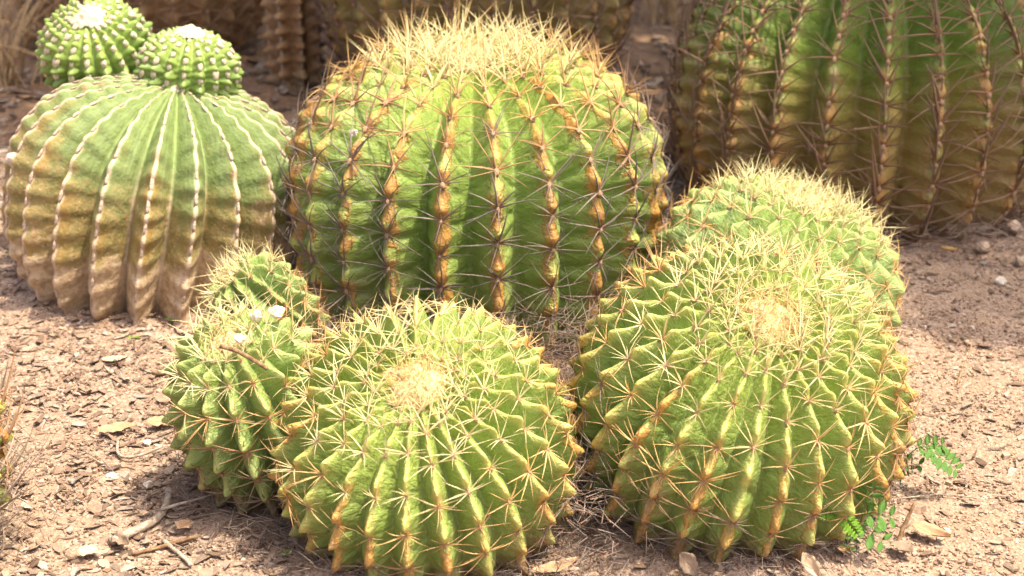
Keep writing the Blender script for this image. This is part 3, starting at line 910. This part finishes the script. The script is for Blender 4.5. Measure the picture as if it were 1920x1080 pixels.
STONE_P = mat_wool('pink_stone', (.36, .27, .20), (.50, .39, .30), 90)
GREEN = mat_leaf('fresh_leaf', (.13, .30, .02), (.20, .38, .03), 0.5)
GREEN_D = mat_leaf('deep_leaf', (.075, .18, .03), (.12, .25, .05), 0.5)

def leaf_mesh(L, W, curl, fold, seed=0, nx=11, ny=7, jag=0.0, mat=LEAF_TAN, tip=1.0):
    rs = np.random.default_rng(seed)
    V = []
    for i in range(nx):
        s = i / (nx - 1)
        wid = W * (math.sin(math.pi * min(s * 0.98 + 0.01, 1)) ** 0.8) * (1 - 0.35 * s * tip)
        for j in range(ny):
            q = j / (ny - 1) * 2 - 1
            e = wid * q * (1 + jag * (rs.random() - .5) * (abs(q) > .9))
            z = fold * abs(q) ** 1.5 * wid + curl * L * (s - 0.5) ** 2 * 2 + 0.06 * L * float(vnoise(s * 3 + seed, q * 1.2, seed * 1.7))
            V.append((L * (s - 0.5), e, z))
    V = np.array(V)
    F = [(i * ny + j, (i + 1) * ny + j, (i + 1) * ny + j + 1, i * ny + j + 1) for i in range(nx - 1) for j in range(ny - 1)]
    n = len(V)
    V2 = V.copy(); V2[:, 2] -= 0.0006
    F2 = [tuple(n + k for k in f[::-1]) for f in F]
    loop = [i * ny for i in range(nx)] + [(nx - 1) * ny + j for j in range(1, ny)] + [i * ny + ny - 1 for i in range(nx - 2, -1, -1)] + [j for j in range(ny - 2, 0, -1)]
    SD = [(loop[(i + 1) % len(loop)], loop[i], loop[i] + n, loop[(i + 1) % len(loop)] + n) for i in range(len(loop))]
    return mesh_np('dry_leaf', np.concatenate([V, V2]), np.array(F + F2 + SD), mat)

def put_leaf(label, x, y, L, W, curl, fold, rot, mat, seed, dz=0.0, jag=0.3, group='fallen dry leaves', name='dry_leaf'):
    o = link(name, leaf_mesh(L, W, curl, fold, seed, jag=jag, mat=mat))
    o.location = (x, y, float(gz(x, y)) + 0.006 + dz)
    o.rotation_euler = rot
    tag(o, label, 'leaf', group)
    return o
put_leaf('long curled tan leaf lying between the two front cacti at the bottom edge', .050, 1.435, .062, .009, .35, .8, (.3, -.1, .35), LEAF_TAN, 1, .006)
put_leaf('grey brown dry leaf standing upright against the front right cactus', .206, 1.425, .042, .014, .1, .3, (1.25, .95, .2), LEAF_GREY, 2, .016)
put_leaf('pale upright dry leaf at the bottom edge below the seedling', .350, 1.425, .036, .011, .1, .5, (1.1, .9, -.4), LEAF_PALE, 3, .012)
put_leaf('large curved tan leaf lying alone on the gravel at lower right', .514, 1.508, .050, .012, .3, .7, (.25, .05, -.55), LEAF_TAN, 4, .004)
put_leaf('crumpled grey leaf beside the upright brown stick at lower right', .468, 1.470, .034, .015, .25, .6, (.1, .1, 2.2), LEAF_GREY, 5, .003, .6)
put_leaf('small orange yellow scrap of leaf on the gravel under the seedling', .398, 1.460, .022, .009, .2, .5, (.1, .1, .6), LEAF_YEL, 6, .002, .7)
put_leaf('yellow dry leaf lying in the shade before the huge rear cactus', .813, 2.472, .034, .010, .4, .7, (.1, 0, -.3), LEAF_YEL, 7, .006)
put_leaf('broad flat tan leaf on the gravel left of the small narrow cactus', -.555, 1.775, .055, .013, .12, .3, (.15, 0, .35), LEAF_TAN, 8, .004, .6)
put_leaf('second tan leaf just right of the broad flat one on the left gravel', -.495, 1.795, .046, .012, .15, .4, (.2, 0, .15), LEAF_TAN, 9, .004, .6)
put_leaf('pale ragged leaf lying near the bottom edge at far left', -.500, 1.445, .030, .012, .2, .4, (.1, .1, .1), LEAF_PALE, 10, .003, .9)
put_leaf('brown folded leaf near the bottom left by the cut off cactus', -.470, 1.475, .034, .010, .35, .9, (.3, 0, -.7), LEAF_GREY, 11, .003, .6)
put_leaf('tan leaf lying flat just right of the pale forked branch', -.405, 1.520, .026, .012, .1, .4, (.1, .1, 1.1), LEAF_TAN, 12, .003, .8)
put_leaf('pale flat leaf in the middle of the gravel left of the small cactus', -.610, 1.985, .040, .012, .1, .3, (.05, 0, .2), LEAF_PALE, 13, .002, .7)

def tube_mesh(pts, rad, mat, sides=7, name='stick'):
    pts = np.array(pts, float); n = len(pts)
    V = []; F = []
    for i in range(n):
        t = pts[min(i + 1, n - 1)] - pts[max(i - 1, 0)]; t /= np.linalg.norm(t)
        up = np.array([0, 0, 1.0]) if abs(t[2]) < .9 else np.array([1.0, 0, 0])
        e1 = np.cross(t, up); e1 /= np.linalg.norm(e1); e2 = np.cross(t, e1)
        for k in range(sides):
            an = 2 * math.pi * k / sides
            rr = rad[i] * (1 + .12 * float(vnoise(i * 1.3, k * 1.9, 2)))
            V.append(pts[i] + (e1 * math.cos(an) + e2 * math.sin(an)) * rr)
    for i in range(n - 1):
        for k in range(sides):
            k2 = (k + 1) % sides
            F.append((i * sides + k, i * sides + k2, (i + 1) * sides + k2, (i + 1) * sides + k))
    V += [pts[0], pts[-1]]
    T = []
    for k in range(sides):
        k2 = (k + 1) % sides
        T.append((n * sides, k2, k)); T.append((n * sides + 1, (n - 1) * sides + k, (n - 1) * sides + k2))
    return mesh_np(name, np.array(V), [np.array(F), np.array(T)], mat)

def smooth_pts(P, n=14):
    P = np.array(P, float); t = np.linspace(0, len(P) - 1, n)
    k = np.arange(len(P))
    Q = np.stack([np.interp(t, k, P[:, i]) for i in range(3)], -1)
    for _ in range(2):
        Q[1:-1] = (Q[:-2] + 2 * Q[1:-1] + Q[2:]) / 4
    return Q

def stick(label, P, r0, r1, mat, group='fallen sticks on the gravel', n=14, name='stick', cat_='stick', fork=None):
    c = np.mean(np.array(P)[:, :2], 0)
    o = link(name, tube_mesh(smooth_pts([(p[0] - c[0], p[1] - c[1], float(gz(p[0], p[1])) + p[2]) for p in P], n), np.linspace(r0, r1, n), mat))
    o.location = (c[0], c[1], 0)
    tag(o, label, cat_, group)
    if fork:
        f = link('side_twig', tube_mesh(smooth_pts([(p[0] - c[0], p[1] - c[1], float(gz(p[0], p[1])) + p[2]) for p in fork], 10), np.linspace(r1 * .5, r1 * .2, 10), mat), o)
    return o
stick('thick pale grey forked branch on the gravel left of the front cacti',
      [(-.485, 1.478, .006), (-.468, 1.497, .008), (-.442, 1.530, .009), (-.436, 1.560, .010), (-.440, 1.590, .010)], .0058, .0048, BARK,
      fork=[(-.441, 1.545, .014), (-.42, 1.553, .018), (-.39, 1.56, .02), (-.36, 1.585, .026)])
stick('thin curved grey twig bent like a hook on the left gravel',
      [(-.545, 1.745, .006), (-.537, 1.705, .006), (-.520, 1.690, .008), (-.497, 1.70, .01), (-.478, 1.72, .012)], .0022, .0018, BARK)
stick('short straight grey stick near the bottom edge left of the front cactus',
      [(-.425, 1.492, .006), (-.395, 1.462, .006), (-.382, 1.445, .006)], .003, .0026, BARK)
stick('dark brown bent stick lying left of the short straight grey one',
      [(-.455, 1.46, .005), (-.43, 1.475, .006), (-.41, 1.49, .006), (-.385, 1.50, .007)], .0024, .0026, BARK_BR)
stick('small upright brown stick rising from the gravel at lower right',
      [(.470, 1.490, .002), (.476, 1.500, .016), (.486, 1.508, .036), (.492, 1.513, .050)], .0032, .0018, BARK_BR)
stick('tiny grey stick standing on end just left of the small narrow cactus',
      [(-.435, 1.68, .003), (-.437, 1.672, .010), (-.434, 1.66, .016)], .0018, .0016, BARK)
stick('thin pale straw lying across the gravel at right',
      [(.50, 1.60, .004), (.56, 1.615, .006), (.61, 1.60, .005)], .0011, .0008, BARK)
STRAW = mat_wool('dry_straw', (.46, .31, .16), (.58, .42, .25), 80)
stick('tall thin dry grass blade standing in the shaded gravel at right',
      [(.675, 1.945, .0), (.678, 1.95, .022), (.690, 1.955, .045), (.694, 1.96, .062)], .0016, .0005, STRAW, None, 10, 'grass_blade', 'grass')
stick('brown twig caught in the spines of the small narrow cactus',
      [(-.343, 1.525, .247), (-.323, 1.52, .246), (-.300, 1.51, .241), (-.286, 1.505, .234)], .0030, .0022, BARK_BR)

def stone(label, loc, s, mat, seed, group='white stones', rot=0.4, name='stone'):
    v, f = blob(9, 6, s[0], s[1], s[2], 0.45, seed)
    o = link(name, mesh_np(name, v, f, mat, False))
    o.location = loc; o.rotation_euler = (rot, rot * .6, rot * 2)
    tag(o, label, 'stone', group)
STONES_AT = [
 ('right white stone of a touching pair high in the small narrow cactus', (-.288, 1.60, .262), (.010, .009, .008), 3),
 ('left white stone of a touching pair high in the small narrow cactus', (-.310, 1.585, .262), (.008, .007, .008), 5),
 ('white stone resting just above the twig in the small narrow cactus', (-.322, 1.538, .254), (.007, .006, .006), 8),
]
for lb, loc, s, sd in STONES_AT:
    stone(lb, loc, s, STONE, sd)
def on_ground(x, y, z=.004):
    return (x, y, float(gz(x, y)) + z)
stone('chalky white chip lying on the left gravel below the curved twig', on_ground(-.525, 1.640), (.008, .006, .005), STONE, 11)
stone('small white pebble on the left gravel close to the small narrow cactus shadow', on_ground(-.475, 1.625), (.007, .005, .005), STONE, 13)
stone('small white pebble just above the hooked twig on the left gravel', on_ground(-.505, 1.745), (.007, .005, .004), STONE, 15)
stone('rounded pinkish stone at the very bottom left by the pale ragged leaf', on_ground(-.482, 1.432), (.008, .007, .005), STONE_P, 17)
stone('pale block of stone in the shade before the huge rear cactus', on_ground(.880, 2.49, .012), (.016, .012, .010), STONE_P, 19, 'stones in the shade')
stone('pale stone at far right in the shade behind the block', on_ground(.965, 2.58, .015), (.018, .014, .011), STONE_P, 21, 'stones in the shade')
stone('grey stone in shade right of the yellow leaf', on_ground(.93, 2.43, .008), (.014, .012, .010), STONE_P, 23, 'stones in the shade')
stone('whitish pebble in the shade below the grey stone', on_ground(.865, 2.34, .007), (.010, .009, .008), STONE, 25, 'stones in the shade')
stone('white chip stuck on a rib of the spineless cactus at its left side', (-.838, 2.295, .245), (.014, .007, .012), STONE, 27)
stone('white chip stuck on the upper left shoulder of the largest sunlit cactus', (-.242, 2.105, .345), (.007, .006, .006), STONE, 29)

# pinnate seedling at the foot of the front right cactus
leaflet = {}
for nm, m in (('fresh', GREEN), ('deep', GREEN_D)):
    me = leaf_mesh(1.0, 0.24, 0.08, 0.15, 3, 5, 3, 0, m, 0.2)
    leaflet[nm] = me
def frond(root, p0, direction, up, L, pairs, ll, kind):
    d = Vector(direction).normalized(); u = Vector(up).normalized()
    side = d.cross(u).normalized(); u = side.cross(d)
    base = Vector(p0)
    pts = [base + d * (L * s) + u * (-0.18 * L * s * s) for s in np.linspace(0, 1, 7)]
    st = link('leaf_stalk', tube_mesh(np.array([tuple(p) for p in pts]), np.linspace(.0006, .0003, 7), GREEN_D, 4, 'leaf_stalk'), root)
    for i in range(pairs):
        s = 0.15 + 0.85 * i / (pairs - 1)
        c = base + d * (L * s) + u * (-0.18 * L * s * s)
        for sg in (-1, 1):
            o = link('leaflet', leaflet[kind], st)
            q = ll * (0.75 + 0.35 * math.sin(math.pi * s))
            xd = (side * sg + d * 0.35 + u * random.uniform(-.15, .15)).normalized()
            zd = (u + side * random.uniform(-.2, .2)).normalized(); yd = zd.cross(xd).normalized(); zd = xd.cross(yd)
            mt = Matrix((xd, yd, zd)).transposed().to_4x4() @ Matrix.Diagonal((q, q, q, 1))
            mt.translation = c + xd * q * 0.52
            o.matrix_local = mt
def seedling(label, x, y, stems, fronds):
    z = float(gz(x, y))
    r = empty('seedling', (x, y, z))
    tag(r, label, 'seedling', 'green seedlings by the front right cactus')
    for P in stems:
        link('stem', tube_mesh(smooth_pts(P, 10), np.linspace(.0012, .0006, 10), GREEN_D, 5, 'stem'), r)
    for f in fronds:
        frond(r, *f)
seedling('green seedling with feathery leaflets in front of the foot of the wide right cactus', .405, 1.475,
   [[(0, 0, 0), (-.006, -.005, .02), (-.014, -.012, .045), (-.018, -.016, .058)], [(0, 0, 0), (.006, -.008, .03), (.012, -.012, .05), (.010, -.012, .066)]],
   [((-.018, -.016, .058), (-1, -.25, .12), (0, -.6, .8), .032, 7, .0105, 'fresh'),
    ((-.018, -.016, .058), (.55, -.5, -.55), (-.2, -.75, .6), .032, 8, .0105, 'fresh'),
    ((.010, -.012, .066), (.25, -.2, .7), (0, -.9, .3), .026, 3, .016, 'deep'),
    ((.012, -.012, .052), (.9, -.3, .15), (0, -.6, .8), .030, 3, .020, 'deep'),
    ((.008, -.012, .040), (.75, -.5, -.35), (0, -.6, .8), .032, 3, .021, 'deep'),
    ((.002, -.01, .02), (-.3, -.6, -.1), (0, -.3, .9), .016, 2, .014, 'deep')])
seedling('green seedling with rounder leaflets reaching out over the gravel right of the wide right cactus', .512, 1.640,
   [[(0, 0, 0), (-.004, -.004, .03), (.004, -.008, .055), (.02, -.012, .068)]],
   [((.010, -.01, .062), (.85, -.1, .25), (0, -.5, .85), .034, 4, .016, 'deep'),
    ((.02, -.012, .066), (.75, -.45, -.30), (0, -.5, .85), .048, 6, .018, 'deep'),
    ((-.002, -.006, .04), (.8, -.4, .1), (0, -.4, .9), .020, 2, .018, 'deep'),
    ((-.002, -.004, .03), (.1, -.6, .5), (0, -.7, .6), .022, 3, .014, 'deep')])
def sprout(label, x, y, s, h, tw=0.0):
    z = float(gz(x, y)); r = empty('sprout', (x, y, z))
    tag(r, label, 'sprout', 'two leaved sprouts')
    link('stem', tube_mesh(smooth_pts([(0, 0, 0), (.001, 0, h * .6), (0, 0, h)], 6), np.linspace(.0008, .0007, 6), BARK if h > .015 else GREEN_D, 5, 'stem'), r)
    for sg in (-1, 1):
        o = link('leaf', leaflet['fresh'], r)
        o.matrix_local = Matrix.Translation((sg * s * .5 * math.cos(tw), s * .5 * sg * math.sin(tw), h + s * .04)) @ Matrix.Rotation(tw, 4, 'Z') @ Matrix.Rotation(-.15 * sg, 4, 'Y') @ Matrix.Diagonal((s, s * 1.6, s, 1))
sprout('tiny two leaved green sprout on a stalk in the middle of the left gravel', -.593, 2.035, .011, .022, .2)
sprout('tiny green sprout in the shadow at the far left of the spineless cactus', -.905, 2.42, .014, .012, .1)
sprout('tiny green sprout tucked under the corky base of the spineless cactus', -.560, 2.150, .011, .008, 0)
sprout('tiny green sprout in shade at the lower left foot of the round front cactus', -.272, 1.470, .008, .008, .8)

# dry grass tufts in the shade at upper left
def tuft(label, x, y, n, h, spread, seed):
    rs = np.random.default_rng(seed)
    r = empty('dry_grass_tuft', (x, y, float(gz(x, y))))
    tag(r, label, 'grass', 'dry grass tufts at the back')
    for i in range(n):
        az = rs.random() * 6.28; lean = abs(rs.normal(0, spread)); L = h * (.6 + .5 * rs.random())
        b = (rs.normal(0, .03), rs.normal(0, .03), -.005)
        d = (math.cos(az) * lean, math.sin(az) * lean, 1)
        v, f, a = spine_tube(d, L, .0035, (math.cos(az) * .35, math.sin(az) * .35, -.25), org=b, seg=6)
        o = link('blade', mesh_np('blade', v, f, STRAW), r)
tuft('tall dry grass tuft in the shade at the far upper left corner', -1.36, 3.75, 46, .50, .35, 1)
tuft('dry grass tuft in the shade left of the blurred brown cactus', -1.42, 4.25, 46, .55, .4, 2)
tuft('dry grass tuft in the shade beside the left pup', -1.12, 3.72, 34, .36, .45, 3)
tuft('dry grass tuft in the shade right of the rear centre cactus', .50, 4.6, 34, .35, .45, 4)

# ------------------------------------------------------------------ unseen tree added right of the bed to shade its back
def shade_tree():
    x0, y0 = 3.6, 5.4
    r = empty('shade_tree', (x0, y0, float(gz(x0, y0)) - .05))
    tag(r, 'unseen leafy tree, its crown shaped to shade the back of the cactus bed', 'tree')
    link('trunk', tube_mesh(smooth_pts([(0, 0, 0), (-.05, 0, .9), (-.15, .05, 1.9), (-.4, .0, 2.9)], 14), np.linspace(.17, .09, 14), BARK_BR, 12, 'trunk'), r)
    rs = np.random.default_rng(5)
    for (tx, ty, tz) in ((-2.6, -.8, 3.9), (-1.4, 1.2, 4.2), (.6, -1.4, 4.0), (.8, 1.3, 4.1), (-3.6, .4, 3.9), (-1.2, -1.6, 3.8)):
        link('limb', tube_mesh(smooth_pts([(-.30, .03, 2.6), (tx * .4 - .2, ty * .35, 3.3), (tx, ty, tz)], 10), np.linspace(.075, .02, 10), BARK_BR, 8, 'limb'), r)
    n = 30000
    P = []
    while len(P) < n:
        # leaves set sunward of the wanted shade area, with a ragged near edge
        px = -2.6 + 5.6 * rs.random(); py = 1.9 + 6.6 * rs.random()
        edge = float(np.interp(px, SHADE_X, SHADE_Y)) + 0.16 * float(fbm(px * 2.2, 3.1, 5, 3))
        if py < edge:
            continue
        hole = float(fbm(px * 2.3, py * 2.3, 3, 2))
        if hole < -0.58 + 0.5 * max(0, 1 - (py - edge) / 0.5) * 0.6:
            continue
        pz = 3.9 + rs.normal(0, .30)
        P.append((px + SUN.x / SUN.z * pz - x0, py + SUN.y / SUN.z * pz - y0, pz))
    P = np.array(P); n = len(P)
    d = rs.normal(0, 1, (n, 3)); d /= np.linalg.norm(d, axis=1)[:, None]
    e = np.cross(d, rs.normal(0, 1, (n, 3))); e /= np.linalg.norm(e, axis=1)[:, None]
    L = (0.075 + .05 * rs.random(n))[:, None]; W = L * .28
    nrm = np.cross(d, e)
    Q = np.stack([P - d * L, P + e * W + nrm * W * .2, P + d * L, P - e * W + nrm * W * .2], 1).reshape(-1, 3)
    F = np.arange(n * 4).reshape(n, 4)
    g = link('crown', mesh_np('crown', Q, F, GREEN_D, False), r)
    g['kind'] = 'stuff'
SHADE_X = (-2.6, -1.2, -.5, .0, .35, .6, 1.0, 1.6, 3.0)
SHADE_Y = (3.1, 2.95, 2.85, 2.75, 2.50, 2.20, 2.0, 1.9, 1.9)
shade_tree()
